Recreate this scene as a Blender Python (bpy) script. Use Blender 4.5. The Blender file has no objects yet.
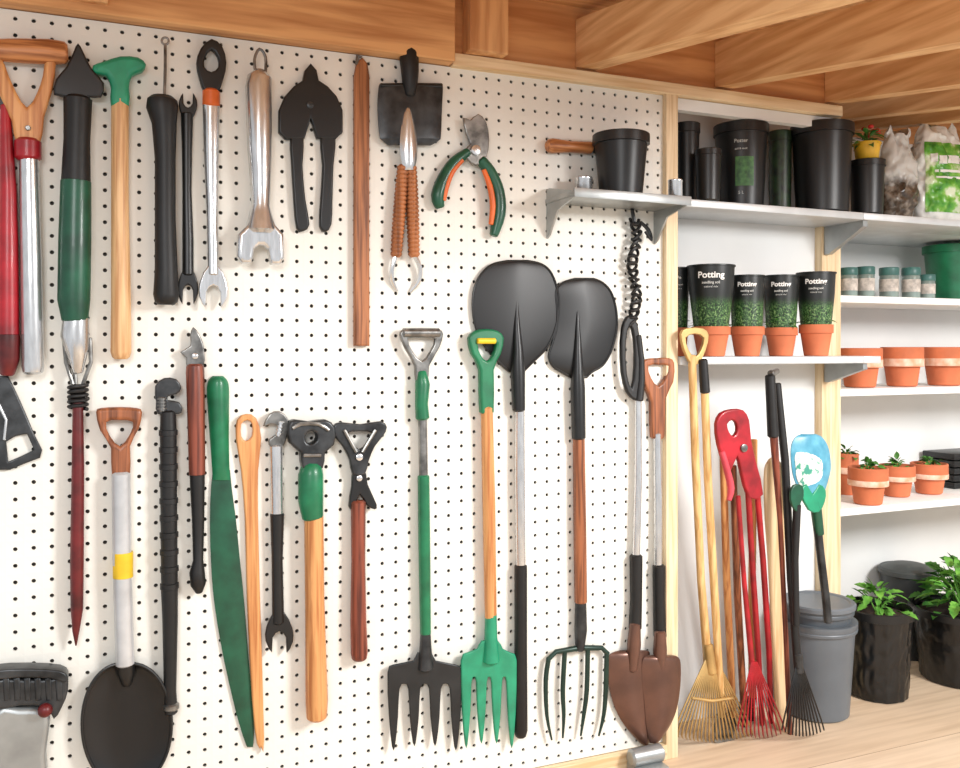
import bpy, bmesh, math, random
from mathutils import Vector, noise as mn_
random.seed(7)
sc=bpy.context.scene
try: sc.view_settings.view_transform='Standard'
except Exception: pass
D=2.347; H=1.27; F=900.0
CA=math.cos(math.radians(67)); SA=math.sin(math.radians(67))
# ---------- measuring helper: photo reading -> metres on a vertical plane parallel to the wall
def P(u,v,Y=0.0):
    a=(u-480)/F; yp=Y+D
    X=yp*(CA+SA*a)/(SA-CA*a)
    d=CA*X+SA*yp
    return Vector((X,Y,H-(v-348)/F*d))
def dep(u,Y=0.0):
    p=P(u,0,Y); return CA*p.x+SA*(Y+D)
def FY(u,v):  # depth plane on which a point standing on the floor lies
    return (H*F/(v-348))*(SA-CA*(u-480)/F)-D
def R(u,w,Y=0.0): return w/2*dep(u,Y)/F
# ---------- materials
def lin(c): return tuple(((x/255)/12.92 if x/255<=.04045 else ((x/255+.055)/1.055)**2.4) for x in c)+(1,)
MC={}
def M(name,rgb,rough=.5,metal=0.,var=.18,scale=14,st=(1,1,1),bump=.08,rgb2=None,coat=0,rp=(.33,.67)):
    if name in MC: return MC[name]
    m=bpy.data.materials.new(name); m.use_nodes=True; nt=m.node_tree; N=nt.nodes; L=nt.links
    b=N['Principled BSDF']; tc=N.new('ShaderNodeTexCoord'); mp=N.new('ShaderNodeMapping')
    mp.inputs['Scale'].default_value=st
    no=N.new('ShaderNodeTexNoise'); no.inputs['Scale'].default_value=scale; no.inputs['Detail'].default_value=6
    L.new(tc.outputs['Object'],mp.inputs[0]); L.new(mp.outputs[0],no.inputs['Vector'])
    cr=N.new('ShaderNodeValToRGB'); c=lin(rgb)
    c2=lin(rgb2) if rgb2 else tuple(x*(1-var*1.6) for x in c[:3])+(1,)
    c1=c if rgb2 else tuple(min(1,x*(1+var*.6)) for x in c[:3])+(1,)
    cr.color_ramp.elements[0].position=rp[0]; cr.color_ramp.elements[1].position=rp[1]
    cr.color_ramp.elements[0].color=c2; cr.color_ramp.elements[1].color=c1
    L.new(no.outputs[0],cr.inputs[0]); L.new(cr.outputs[0],b.inputs['Base Color'])
    b.inputs['Roughness'].default_value=rough; b.inputs['Metallic'].default_value=metal
    b.inputs['Coat Weight'].default_value=coat
    if bump:
        bp=N.new('ShaderNodeBump'); bp.inputs['Strength'].default_value=bump; bp.inputs['Distance'].default_value=.004
        L.new(no.outputs[0],bp.inputs['Height']); L.new(bp.outputs[0],b.inputs['Normal'])
    MC[name]=m; return m
def stops(m,lst,const=False):
    cr=[n for n in m.node_tree.nodes if n.type=='VALTORGB'][0].color_ramp
    if const: cr.interpolation='CONSTANT'
    while len(cr.elements)>1: cr.elements.remove(cr.elements[-1])
    cr.elements[0].position=lst[0][0]; cr.elements[0].color=lin(lst[0][1])
    for p_,c_ in lst[1:]: e=cr.elements.new(p_); e.color=lin(c_)
    return m
def zblend(m,lo,hi,col):
    N=m.node_tree.nodes; L=m.node_tree.links; b=N['Principled BSDF']; cr=[n for n in N if n.type=='VALTORGB'][0]; no=[n for n in N if n.type=='TEX_NOISE'][0]
    tc=[n for n in N if n.type=='TEX_COORD'][0]; sp=N.new('ShaderNodeSeparateXYZ'); L.new(tc.outputs['Object'],sp.inputs[0])
    ad=N.new('ShaderNodeMath'); ad.operation='MULTIPLY_ADD'; ad.inputs[1].default_value=.05; L.new(no.outputs[0],ad.inputs[0]); L.new(sp.outputs[2],ad.inputs[2])
    mr=N.new('ShaderNodeMapRange'); mr.inputs[1].default_value=lo; mr.inputs[2].default_value=hi; L.new(ad.outputs[0],mr.inputs[0])
    mx=N.new('ShaderNodeMix'); mx.data_type='RGBA'; L.new(mr.outputs[0],mx.inputs[0]); L.new(cr.outputs[0],mx.inputs[6]); mx.inputs[7].default_value=lin(col); L.new(mx.outputs[2],b.inputs['Base Color']); return m
def W(name,a,b,rough=.45,ax='z',sc_=6,f=22):
    st={'z':(f,f,1),'x':(1,f,f),'y':(f,1,f)}[ax]
    m=M(name,a,rough,0,.2,sc_*.7,st,.18,b,rp=(.36,.6))
    [n for n in m.node_tree.nodes if n.type=='TEX_NOISE'][0].inputs['Distortion'].default_value=.35
    return m
white=M('shelf_white',(240,240,238),.5,0,.03,5)
wallw=M('wall_white_paint',(226,227,226),.8,0,.03,4)
pegm=M('pegboard_paint',(232,230,222),.6,0,.03,3,bump=.02)
dark=M('hole_shade_backing',(80,74,68),.9)  # dark colour stands in for the shade inside the peg holes
beam=W('beam_pine',(222,168,112),(182,124,74),.6,'x',3,14)
beamy=W('rafter_pine',(236,194,142),(204,152,100),.6,'y',3,14)
ply=W('plywood_orange',(214,158,104),(182,122,72),.6,'x',3,12)
trimw=W('trim_pine',(232,210,174),(208,178,136),.5,'z',5)
trimx=W('trim_pine_long',(234,210,172),(210,178,132),.5,'x',4)
steel=M('brushed_steel',(218,219,220),.22,.85,.10,30,(3,3,.6),bump=.05)
steeld=M('aged_steel',(140,139,136),.32,.8,.4,26,bump=.15)
galv=M('galvanised',(168,172,172),.38,.6,.15,10)
blackm=M('black_enamel',(22,23,24),.36,0,.25,14)
blackf=M('matte_black_steel',(22,23,25),.42,0,.12,9,bump=.02)
blackr=M('black_rubber',(17,17,18),.5,0,.3,30,bump=.15)
blackp=M('black_plastic',(21,22,23),.38,0,.2,8)
blackc=M('crinkled_black_plastic',(21,22,23),.28,0,.3,18,(1,1,1),1.0)
greyd=M('grey_cast_metal',(64,66,68),.36,.5,.4,24,bump=.2)
greyp=M('grey_plastic',(98,104,110),.42,0,.1,6)
green=M('green_plastic',(22,116,76),.38,0,.25,14,coat=.1)
greenD=M('dark_green_enamel',(20,82,58),.38,0,.3,14,coat=.1)
greenL=M('teal_green_plastic',(34,146,108),.38,0,.2,14,coat=.1)
red=M('red_plastic',(168,22,36),.38,0,.3,14,coat=.1)
redD=M('dark_red_enamel',(104,24,26),.4,0,.4,14)
redB=W('red_stained_wood',(138,70,50),(84,38,28),.4)
orange=M('orange_plastic',(222,104,38),.4)
yellow=M('yellow_label',(236,196,40),.5)
woodL=W('pale_handle_wood',(226,184,134),(190,140,92),.45)
woodO=W('orange_handle_wood',(216,156,98),(176,110,60),.45)
woodR=W('brown_stick_wood',(172,110,68),(108,62,34),.45)
woodB=W('brown_grip_wood',(162,98,62),(98,54,32),.4)
woodBx=W('brown_grip_wood_cross',(200,134,82),(140,82,44),.4,'x')
bamboo=W('bamboo_pole',(226,188,130),(190,144,86),.45)
brass=M('brass_wire',(200,166,108),.4,.6)
rust=M('brown_steel_blade',(120,86,72),.3,.45,.25,7,rgb2=(88,64,56))
terra=M('terracotta',(208,116,76),.75,0,.15,9)
terraw=M('terracotta_chalky',(236,206,186),.8,0,.1,30,rgb2=(216,156,122))
soil=M('potting_soil',(58,40,28),.95,0,.4,60,bump=.6)
leaf=M('leaf_green',(116,176,68),.55,0,.3,25,rgb2=(64,126,42))
leafm=M('leaf_mid_green',(82,142,52),.55,0,.3,25,rgb2=(40,92,34))
leafd=M('leaf_dark_green',(50,98,42),.6,0,.3,25,rgb2=(26,62,28))
blue=M('blue_teal_enamel',(104,172,196),.35,0,.1,20,rgb2=(62,136,164))
bluew=stops(M('white_teal_pattern',(96,170,206),.35,0,.1,44),[(0,(40,130,120)),(.4,(70,150,130)),(.48,(226,232,224)),(.6,(236,238,230)),(.68,(90,170,196))])
bagw=stops(M('white_bag_plastic',(236,236,230),.22,0,.08,18,bump=1.0),[(.3,(196,200,196)),(.45,(232,234,230)),(.6,(246,247,244))])
bagg=stops(M('green_print',(96,160,50),.25,0,.3,16,bump=.8),[(.34,(44,120,44)),(.48,(96,170,60)),(.56,(140,196,90)),(.64,(226,236,206))])
bagb=zblend(stops(M('clear_bag_plastic',(150,130,110),.2,0,.3,30,bump=.9),[(.34,(60,50,42)),(.5,(96,84,72)),(.64,(150,140,128))]),.16,.2,(210,210,206))
glass=M('jar_tin',(150,166,160),.25,.3,.2,10)
teal=M('jar_lid_teal',(70,118,112),.4)
printw=M('white_print',(240,240,236),.6,0,.02)
printf=M('faint_print',(200,202,198),.6,0,.02)
greenlab=M('green_label',(70,120,60),.5,0,.3,60,rgb2=(34,70,40))
flowr=M('flower_red',(206,44,40),.6)
yelp=M('yellow_pot',(232,184,44),.45)
def floor_mat():
    m=bpy.data.materials.new('floor_boards'); m.use_nodes=True; N=m.node_tree.nodes; L=m.node_tree.links; b=N['Principled BSDF']
    tc=N.new('ShaderNodeTexCoord'); br=N.new('ShaderNodeTexBrick'); br.offset=.4
    br.inputs['Scale'].default_value=1; br.inputs['Brick Width'].default_value=2.4; br.inputs['Row Height'].default_value=.42
    br.inputs['Mortar Size'].default_value=.0015
    br.inputs['Color1'].default_value=lin((218,194,166)); br.inputs['Color2'].default_value=lin((226,204,178)); br.inputs['Mortar'].default_value=lin((166,136,108))
    L.new(tc.outputs['Object'],br.inputs['Vector'])
    mp=N.new('ShaderNodeMapping'); mp.inputs['Scale'].default_value=(.8,12,1); no=N.new('ShaderNodeTexNoise'); no.inputs['Scale'].default_value=4; no.inputs['Detail'].default_value=6
    L.new(tc.outputs['Object'],mp.inputs[0]); L.new(mp.outputs[0],no.inputs['Vector'])
    cr=N.new('ShaderNodeValToRGB'); cr.color_ramp.elements[0].color=(.72,.66,.6,1); cr.color_ramp.elements[1].color=(1,1,1,1); cr.color_ramp.elements[0].position=.3; cr.color_ramp.elements[1].position=.6
    mx=N.new('ShaderNodeMix'); mx.data_type='RGBA'; mx.blend_type='MULTIPLY'; mx.inputs[0].default_value=.6
    L.new(no.outputs[0],cr.inputs[0]); L.new(br.outputs['Color'],mx.inputs[6]); L.new(cr.outputs[0],mx.inputs[7]); L.new(mx.outputs[2],b.inputs['Base Color'])
    b.inputs['Roughness'].default_value=.5; return m
def cup_mat():
    m=bpy.data.materials.new('printed_sleeve'); m.use_nodes=True; N=m.node_tree.nodes; L=m.node_tree.links; b=N['Principled BSDF']
    tc=N.new('ShaderNodeTexCoord'); sp=N.new('ShaderNodeSeparateXYZ'); L.new(tc.outputs['Object'],sp.inputs[0])
    mp=N.new('ShaderNodeMapping'); mp.inputs['Scale'].default_value=(1,1,.8); no=N.new('ShaderNodeTexNoise'); no.inputs['Scale'].default_value=210; no.inputs['Detail'].default_value=3
    L.new(tc.outputs['Object'],mp.inputs[0]); L.new(mp.outputs[0],no.inputs['Vector'])
    ad=N.new('ShaderNodeMath'); ad.operation='MULTIPLY_ADD'; ad.inputs[1].default_value=.08; L.new(no.outputs[0],ad.inputs[0]); L.new(sp.outputs[2],ad.inputs[2])
    mr=N.new('ShaderNodeMapRange'); mr.inputs[1].default_value=.208; mr.inputs[2].default_value=.235; L.new(ad.outputs[0],mr.inputs[0])
    cr=N.new('ShaderNodeValToRGB'); e=cr.color_ramp.elements; e[0].color=lin((16,34,18)); e[0].position=.40; e[1].color=lin((136,162,108)); e[1].position=.70
    x=e.new(.55); x.color=lin((58,100,48))
    L.new(no.outputs[0],cr.inputs[0])
    mx=N.new('ShaderNodeMix'); mx.data_type='RGBA'; L.new(mr.outputs[0],mx.inputs[0]); L.new(cr.outputs[0],mx.inputs[6]); mx.inputs[7].default_value=lin((22,25,24))
    L.new(mx.outputs[2],b.inputs['Base Color']); b.inputs['Roughness'].default_value=.4; return m
cupm=cup_mat()
# ---------- geometry (world-space verts)
def cat(pts,n=4,closed=True):
    k=len(pts); out=[]
    rng=range(k) if closed else range(k-1)
    for i in rng:
        g=lambda j: pts[j%k] if closed else pts[max(0,min(k-1,j))]
        a,b,c,d=g(i-1),g(i),g(i+1),g(i+2)
        for s in range(n):
            t=s/n
            out.append(tuple(.5*((2*b[q])+(-a[q]+c[q])*t+(2*a[q]-5*b[q]+4*c[q]-d[q])*t*t+(-a[q]+3*b[q]-3*c[q]+d[q])*t**3) for q in range(len(b))))
    if not closed: out.append(tuple(pts[-1]))
    return out
def from_curve(cu):
    ob=bpy.data.objects.new('tmp',cu); sc.collection.objects.link(ob)
    dg=bpy.context.evaluated_depsgraph_get(); dg.update()
    me=bpy.data.meshes.new_from_object(ob.evaluated_get(dg))
    V=[v.co.copy() for v in me.vertices]; Fc=[tuple(p.vertices) for p in me.polygons]
    bpy.data.objects.remove(ob); bpy.data.curves.remove(cu); bpy.data.meshes.remove(me)
    return V,Fc
def plate(polys,Y,th=.008,bev=.002,smooth=2):
    if not isinstance(polys[0],list): polys=[polys]
    cu=bpy.data.curves.new('c','CURVE'); cu.dimensions='2D'; cu.fill_mode='BOTH'
    cu.extrude=max(th/2-bev,0); cu.bevel_depth=bev; cu.bevel_resolution=2; cu.offset=-bev
    for po in polys:
        if smooth>1: po=cat(po,smooth)
        s=cu.splines.new('POLY'); s.points.add(len(po)-1); s.use_cyclic_u=True
        for i,q in enumerate(po):
            p=P(q[0],q[1],Y); s.points[i].co=(p.x,p.z,0,1)
    V,Fc=from_curve(cu)
    return [Vector((v.x,Y-v.z,v.y)) for v in V],Fc
def tube3(pts,seg=14,rnd=True,close=False,ry=1.0):
    pts=[(Vector(p),r) for p,r in pts]
    if rnd and not close:
        t0=(pts[0][0]-pts[1][0]).normalized(); t1=(pts[-1][0]-pts[-2][0]).normalized()
        pts=[(pts[0][0]+t0*pts[0][1]*.25,pts[0][1]*.72)]+pts+[(pts[-1][0]+t1*pts[-1][1]*.25,pts[-1][1]*.72)]
    V=[];Fc=[];n=len(pts); prev=None
    for i,(p,r) in enumerate(pts):
        if close: t=pts[(i+1)%n][0]-pts[i-1][0]
        else: t=pts[min(i+1,n-1)][0]-pts[max(i-1,0)][0]
        t.normalize()
        if prev is None:
            a=Vector((0,1,0)) if abs(t.y)<.8 else Vector((1,0,0))
        else: a=prev
        nrm=(a-t*a.dot(t)).normalized(); prev=nrm; s=t.cross(nrm)
        for k in range(seg):
            an=2*math.pi*k/seg; V.append(p+nrm*(r*ry*math.cos(an))+s*(r*math.sin(an)))
    m=n if close else n-1
    for i in range(m):
        for k in range(seg):
            a=i*seg+k;b=i*seg+(k+1)%seg;c=((i+1)%n)*seg+(k+1)%seg;d=((i+1)%n)*seg+k
            Fc.append((a,b,c,d))
    if not close:
        Fc.append(tuple(range(seg))[::-1]); Fc.append(tuple(range((n-1)*seg,n*seg)))
    return V,Fc
def tube(pts,Y=-.02,seg=14,rnd=True,smooth=0,ry=1.0,close=False):
    q=[]
    if smooth: pts=cat([tuple(p) if len(p)==4 else tuple(p)+(Y,) for p in pts],smooth,close)
    for p in pts:
        y=p[3] if len(p)>3 else Y
        q.append((P(p[0],p[1],y),R(p[0],p[2],y)))
    return tube3(q,seg,rnd,close,ry)
def blade(rows,Y,bulge=.02,th=.003,nc=14,sm=4,pw=2,rim=0.0):
    rows=[(r[1],r[0],r[2],r[0]) if len(r)==3 else r for r in rows]
    rows=cat(rows,sm,False); n=len(rows); V=[];Fc=[]
    for side in (0,1):
        for i,(ul,vl,ur,vr) in enumerate(rows):
            f=math.sin(math.pi*(i+.6)/(n+.2))**.5
            for j in range(nc+1):
                t=-1+2*j/nc
                y=Y-bulge*(1-abs(t)**pw)*f+side*th
                if rim and abs(t)>.9: y-=rim
                p=P(ul+(ur-ul)*j/nc,vl+(vr-vl)*j/nc,Y); V.append(Vector((p.x,y,p.z)))
    m=n*(nc+1)
    for i in range(n-1):
        for j in range(nc):
            a=i*(nc+1)+j; q=(a,a+1,a+nc+2,a+nc+1); Fc.append(q); Fc.append(tuple(x+m for x in q)[::-1])
    def edge(a,b): Fc.append((a,b,b+m,a+m))
    for j in range(nc): edge(j+1,j); edge((n-1)*(nc+1)+j,(n-1)*(nc+1)+j+1)
    for i in range(n-1): edge(i*(nc+1),(i+1)*(nc+1)); edge((i+1)*(nc+1)+nc,i*(nc+1)+nc)
    return V,Fc
def outline_tube(rows,w,Y,sm=4):
    rows=cat([tuple(r) for r in rows],sm,False)
    pts=[(r[1],r[0],w) for r in rows]+[(r[2],r[0],w) for r in rows[::-1]]
    return tube(pts,Y,8,close=True)
def lathe(prof,C,seg=40,wob=None):
    V=[];Fc=[];C=Vector(C)
    for r,z in prof:
        for k in range(seg):
            a=2*math.pi*k/seg; rr=max(r,1e-4)
            if wob: rr*=1+wob[1]*.5*math.cos(wob[0]*a)+wob[1]*3.2*(abs(mn_.noise(Vector((math.cos(a)*4+math.sin(z*20),math.sin(a)*4,z*18))))-.2)
            V.append(C+Vector((rr*math.cos(a),rr*math.sin(a),z)))
    for i in range(len(prof)-1):
        for k in range(seg):
            Fc.append((i*seg+k,i*seg+(k+1)%seg,(i+1)*seg+(k+1)%seg,(i+1)*seg+k))
    Fc.append(tuple(range(seg))[::-1]); n=len(prof)-1; Fc.append(tuple(range(n*seg,(n+1)*seg)))
    return V,Fc
def box(a,b,bev=0):
    x0,y0,z0=a;x1,y1,z1=b
    V=[Vector(p) for p in ((x0,y0,z0),(x1,y0,z0),(x1,y1,z0),(x0,y1,z0),(x0,y0,z1),(x1,y0,z1),(x1,y1,z1),(x0,y1,z1))]
    Fc=[(3,2,1,0),(4,5,6,7),(0,1,5,4),(1,2,6,5),(2,3,7,6),(3,0,4,7)]
    if bev:
        bm=bmesh.new(); vs=[bm.verts.new(v) for v in V]
        for f in Fc: bm.faces.new([vs[i] for i in f])
        bmesh.ops.bevel(bm,geom=bm.edges[:],offset=bev,segments=2,affect='EDGES',profile=.5)
        bm.verts.index_update(); V=[v.co.copy() for v in bm.verts]; Fc=[tuple(v.index for v in f.verts) for f in bm.faces]; bm.free()
    return V,Fc
def ball(C,r,sx=1,sy=1,sz=1):
    pr=[(r*math.sin(math.pi*i/10),-r*math.cos(math.pi*i/10)) for i in range(11)]
    V,Fc=lathe(pr,(0,0,0),16); C=Vector(C)
    return [C+Vector((v.x*sx,v.y*sy,v.z*sz)) for v in V],Fc
def disc(u,v,w,Y,th=.006):
    c=P(u,v,Y); r=R(u,w,Y); return tube3([(c+Vector((0,th/2,0)),r),(c-Vector((0,th/2,0)),r),(c-Vector((0,th/2+.001,0)),r*.8)],20,False)
def worm(u0,v0,u1,v1,w,Y,n=5):
    q=[]
    for i in range(n):
        for f,k in ((0,1),(.5,1),(.55,.7),(.95,.7)): g=(i+f)/n; q.append((u0+(u1-u0)*g,v0+(v1-v0)*g,w*k))
    return tube(q,Y,10)
def join(*ms):
    V=[];Fc=[]
    for v,f in ms:
        o=len(V); V+=v; Fc+=[tuple(i+o for i in q) for q in f]
    return V,Fc
def text_on(body,size,C,rf,zc,spread=1.0,xsc=1.0,bold=0):
    cu=bpy.data.curves.new('t','FONT'); cu.body=body; cu.size=size; cu.align_x='CENTER'; cu.align_y='CENTER'; cu.extrude=.0004; cu.offset=bold
    V,Fc=from_curve(cu); C=Vector(C); ph=math.atan2(-D-C.y,-C.x); out=[]
    for v in V:
        z=zc+v.y; r=rf(z)+.0012+v.z; a=ph+v.x*xsc/r
        out.append(Vector((C.x+r*math.cos(a),C.y+r*math.sin(a),C.z+z)))
    return out,Fc
def patch_on(C,rf,z0,z1,wd,n=10,dx=0):
    C=Vector(C); ph=math.atan2(-D-C.y,-C.x); V=[];Fc=[]
    for j in (0,1):
        for i in range(n+1):
            z=z0+(z1-z0)*j; r=rf(z)+.0008; a=ph+(dx+(i/n-.5)*wd)/r; V.append(Vector((C.x+r*math.cos(a),C.y+r*math.sin(a),C.z+z)))
    for i in range(n): Fc.append((i,i+1,n+2+i,n+1+i))
    return V,Fc
# ---------- object registry
TH=[]
class T:
    def __init__(s,name,label,cat_,group=None,kind=None,wall=False):
        s.n,s.l,s.c,s.g,s.k,s.w=name,label,cat_,group,kind,wall; s.parts=[]; TH.append(s)
    def add(s,pn,mesh,mat,label=None,parent=None,flat=False):
        s.parts.append((pn,mesh,mat,label,parent,flat)); return len(s.parts)-1
def WT(name,label,cat_,group=None): return T(name,label,cat_,group,None,True)
def mk(name,V,Fc,mat,flat=False):
    me=bpy.data.meshes.new(name); me.from_pydata([tuple(v) for v in V],[],Fc)
    bm=bmesh.new(); bm.from_mesh(me); bmesh.ops.recalc_face_normals(bm,faces=bm.faces[:]); bm.to_mesh(me); bm.free()
    me.materials.append(mat)
    if not flat:
        for p in me.polygons: p.use_smooth=True
        me.set_sharp_from_angle(angle=math.radians(38))
    o=bpy.data.objects.new(name,me); sc.collection.objects.link(o); return o
def finalize():
    for t in TH:
        al=[v for p in t.parts for v in p[1][0]]
        mn=[min(v[i] for v in al) for i in range(3)]; mxx=[max(v[i] for v in al) for i in range(3)]
        O=Vector(((mn[0]+mxx[0])/2,(mn[1]+mxx[1])/2,mn[2]))
        sh=Vector((0,(-.0004-mxx[1]) if t.w else 0,0))   # tool backs rest on the board
        if len(t.parts)==1:
            pn,(V,Fc),mat,lb,pa,fl=t.parts[0]
            root=mk(t.n,[v-O for v in V],Fc,mat,fl); root.location=O+sh
        else:
            root=bpy.data.objects.new(t.n,None); root.empty_display_size=.05; sc.collection.objects.link(root); root.location=O+sh
            obs=[]
            for pn,(V,Fc),mat,lb,pa,fl in t.parts:
                o=mk(pn,[v-O for v in V],Fc,mat,fl); o.parent=root if pa is None else obs[pa]
                if lb: o['label']=lb
                obs.append(o)
        if t.l: root['label']=t.l
        if t.c: root['category']=t.c
        if t.g: root['group']=t.g
        if t.k: root['kind']=t.k
def S(name,mesh,mat,label): t=T(name,label,None,None,'structure'); t.add(name,mesh,mat,flat=True); return t
# ================= ROOM
XB=1.614; XE=1.652
XP0=P(821,0,.17).x; XP1=P(840,0,.17).x; XR=3.9; XL=-.75; YB1=.20; YB2=.52; TOP=2.055
S('floor',box((XL-.6,-3.6,-.06),(XR+.2,.62,0)),floor_mat(),'light wooden plank floor')
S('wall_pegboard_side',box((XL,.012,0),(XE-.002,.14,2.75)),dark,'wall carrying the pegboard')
S('wall_shelf_bay',box((XE,YB1,0),(XP0,YB1+.04,TOP+.03)),wallw,'white painted wall behind the shelves')
S('wall_back',box((XP0,YB2,0),(XR,YB2+.06,TOP+.10)),wallw,'white painted back wall of the deep shelf bay')
S('wall_right',box((XR,-.9,0),(XR+.06,YB2+.06,2.75)),wallw,'white painted end wall')
S('trim_1',box((XL,-.022,.0),(XB,.012,.048),.003),trimx,'pale wooden bottom rail under the pegboard')
S('trim_2',box((XB-.003,-.02,.0),(XE+.003,.012,TOP+.01),.003),trimw,'pale upright wooden trim at the pegboard edge')
p=P(450,0,0); XH=P(842,0,-.02).x
S('trim_3',box((p.x,-.024,TOP-.002),(XH,.012,TOP+.034),.003),trimx,'pale wooden head rail')
S('trim_4',box((XP0,.165,0),(XP1,YB2,TOP+.10),.003),trimw,'pale upright wooden post between the shelf bays')
S('trim_5',box((XE+.006,.0,TOP-.04),(XH,.03,TOP-.004)),wallw,'white inner rail')
S('wall_upper',box((XL,.0,TOP+.002),(XH,.012,2.75)),ply,'orange-brown timber boarding above the pegboard')
S('wall_upper_back',box((XH,YB2-.01,TOP+.10),(XR,YB2+.05,2.75)),ply,'orange-brown timber boarding above the deep bay')
S('trim_6',box((XL,-.05,TOP+.001 ),(P(449,0).x,-.0,TOP+.20),.004),beam,'thick pine wall plate')
stud=W('stud_pine',(222,170,116),(182,124,76),.6,'z',3,14)
S('trim_7',box((P(462,0).x,-.06,TOP+.036),(P(500,0).x,-.0,2.75),.004),stud,'upright pine stud')
S('trim_8',box((P(62,0).x,-.07,TOP+.022),(P(108,0).x,-.045,2.75),.004),stud,'upright pine stud')
def slopebox(x0,x1,y0,y1,z0,z1,k):
    V,Fc=box((x0,y0,z0),(x1,y1,z1)); return [Vector((v.x,v.y,v.z+k*v.y)) for v in V],Fc
K=.15
for i,(u,wd,y1) in enumerate(((596,.07,-.002),(730,.06,-.002),(838,.06,-.002),(912,.06,.505),(966,.06,.505))):
    x=P(u,0).x
    t=T('rafter','golden pine roof rafter running out from the wall','beam','roof rafters')
    t.add('rafter',slopebox(x-wd,x,-1.5,y1,TOP+.046,TOP+.19,K),beamy,flat=True)
S('ceiling',slopebox(XL,XR,-1.5,.56,TOP+.225,TOP+.26,K),W('ceiling_ply',(228,180,126),(192,138,86),.6,'x',3,12),'timber boarded ceiling')
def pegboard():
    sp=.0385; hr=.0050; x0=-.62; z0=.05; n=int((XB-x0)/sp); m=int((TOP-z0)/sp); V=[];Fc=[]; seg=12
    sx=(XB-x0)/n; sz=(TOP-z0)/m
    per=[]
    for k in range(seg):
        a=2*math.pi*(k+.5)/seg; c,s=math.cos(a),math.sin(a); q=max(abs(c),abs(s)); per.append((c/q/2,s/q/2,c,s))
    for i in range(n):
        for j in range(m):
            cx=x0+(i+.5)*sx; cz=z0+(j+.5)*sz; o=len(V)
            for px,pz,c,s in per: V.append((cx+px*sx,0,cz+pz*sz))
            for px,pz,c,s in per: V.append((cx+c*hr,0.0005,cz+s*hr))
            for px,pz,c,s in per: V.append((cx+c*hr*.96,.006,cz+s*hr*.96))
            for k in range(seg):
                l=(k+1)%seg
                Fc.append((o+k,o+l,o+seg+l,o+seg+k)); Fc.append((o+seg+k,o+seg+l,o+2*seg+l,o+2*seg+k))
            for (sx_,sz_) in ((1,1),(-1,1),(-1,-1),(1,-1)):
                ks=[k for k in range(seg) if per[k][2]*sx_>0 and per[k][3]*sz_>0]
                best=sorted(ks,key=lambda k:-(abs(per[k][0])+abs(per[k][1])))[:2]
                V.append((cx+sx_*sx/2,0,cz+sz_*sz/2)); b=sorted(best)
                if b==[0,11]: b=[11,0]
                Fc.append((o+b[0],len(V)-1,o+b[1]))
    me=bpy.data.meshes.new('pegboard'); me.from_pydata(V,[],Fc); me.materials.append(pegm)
    ob=bpy.data.objects.new('pegboard',me); sc.collection.objects.link(ob)
    ob['label']='cream white perforated pegboard panel covering the wall'; ob['category']='pegboard'
    return ob
# ================= WALL TOOLS
t=WT('lopper','long red-handled lopper hanging on the pegboard','garden tool')
t.add('handle',tube([(5,105,9),(6,135,12),(8,190,16),(8,250,19),(8,300,20),(8,345,21)],-.032),red)
t.add('grip',tube([(8,335,22),(8,360,21),(7,374,14)],-.032),redD,'dark red rounded grip end')
t.add('blade',plate([(-2,70),(5,82),(10,110),(2,112),(-6,95)],-.03,.01),blackm,'black steel blade')
t=WT('spade','steel-shafted spade handle with a wooden grip and red collar','garden tool')
t.add('grip',tube([(-12,50,21),(20,51,24),(50,52,25),(65,53,22)],-.03,ry=.8),woodBx)
t.add('yoke',plate([(-10,62),(2,60),(8,74),(16,92),(27,108),(37,94),(43,76),(46,60),(56,62),(52,92),(44,118),(40,144),(17,144),(12,122),(0,96)],-.028,.022,.007),woodO,'orange-brown wooden yoke')
t.add('rivet',disc(28,128,5,-.042,.004),steeld,None,1)
t.add('collar',tube([(28,142,25),(28,158,25)],-.028),red,'red plastic collar')
t.add('shaft',tube([(29,158,18),(31,260,20),(33,366,21),(33,372,19)],-.03),steel)
t=WT('weeder','long spear weeder with green grip and dark red spike','garden tool')
t.add('blade',plate([(78,44),(84,54),(92,70),(104,84),(101,98),(90,98),(90,106),(66,106),(66,98),(54,95),(56,80),(66,68),(73,54)],-.03,.016,.005),blackm)
t.add('handle',tube([(78,100,27),(77,140,25),(76,184,28)],-.033),blackr,'black upper handle')
t.add('grip',tube([(76,182,29),(75,240,31),(74,300,31),(75,320,25)],-.033),greenD,'dark green plastic grip')
t.add('ferrule',tube([(76,318,25),(75,336,27),(77,350,22),(78,372,10)],-.03),steel)
for u0,u1,u2 in ((64,66,73),(70,74,76),(90,91,83)): t.add('wire',tube([(u0,338,4),(u1,362,4),(u2,384,4)],-.026,8),steeld)
t.add('coil',tube([(78+9*math.cos(a),385+24*i/60,4,-.024-.012*math.sin(a)) for i in range(61) for a in [2*math.pi*5*i/60]],seg=8),blackr,'black wire coil')
t.add('spike',tube([(78,400,10),(78,470,12),(77,560,13),(77,608,12),(76,630,7),(76,645,1.5)],-.022,rnd=False),redD,'dark red pointed rod')
t=WT('hammer','hammer with green head and pale wooden handle','hammer')
t.add('head',plate([(93,66),(104,62),(120,57),(138,58),(146,65),(142,72),(132,76),(129,88),(129,106),(111,106),(111,88),(106,76),(94,74)],-.028,.04,.012),greenL)
t.add('handle',tube([(120,100,17),(120,200,17),(121,300,19),(121,352,20),(121,357,17)],-.028),woodL)
t=WT('digging_bar','black rubber-gripped bar hung from a wire hook','garden tool')
t.add('handle',tube([(162,101,29),(162,108,31),(164,124,24),(165,160,20),(165,220,20),(166,270,22),(166,295,25),(166,302,22)],-.03),blackr)
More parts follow.
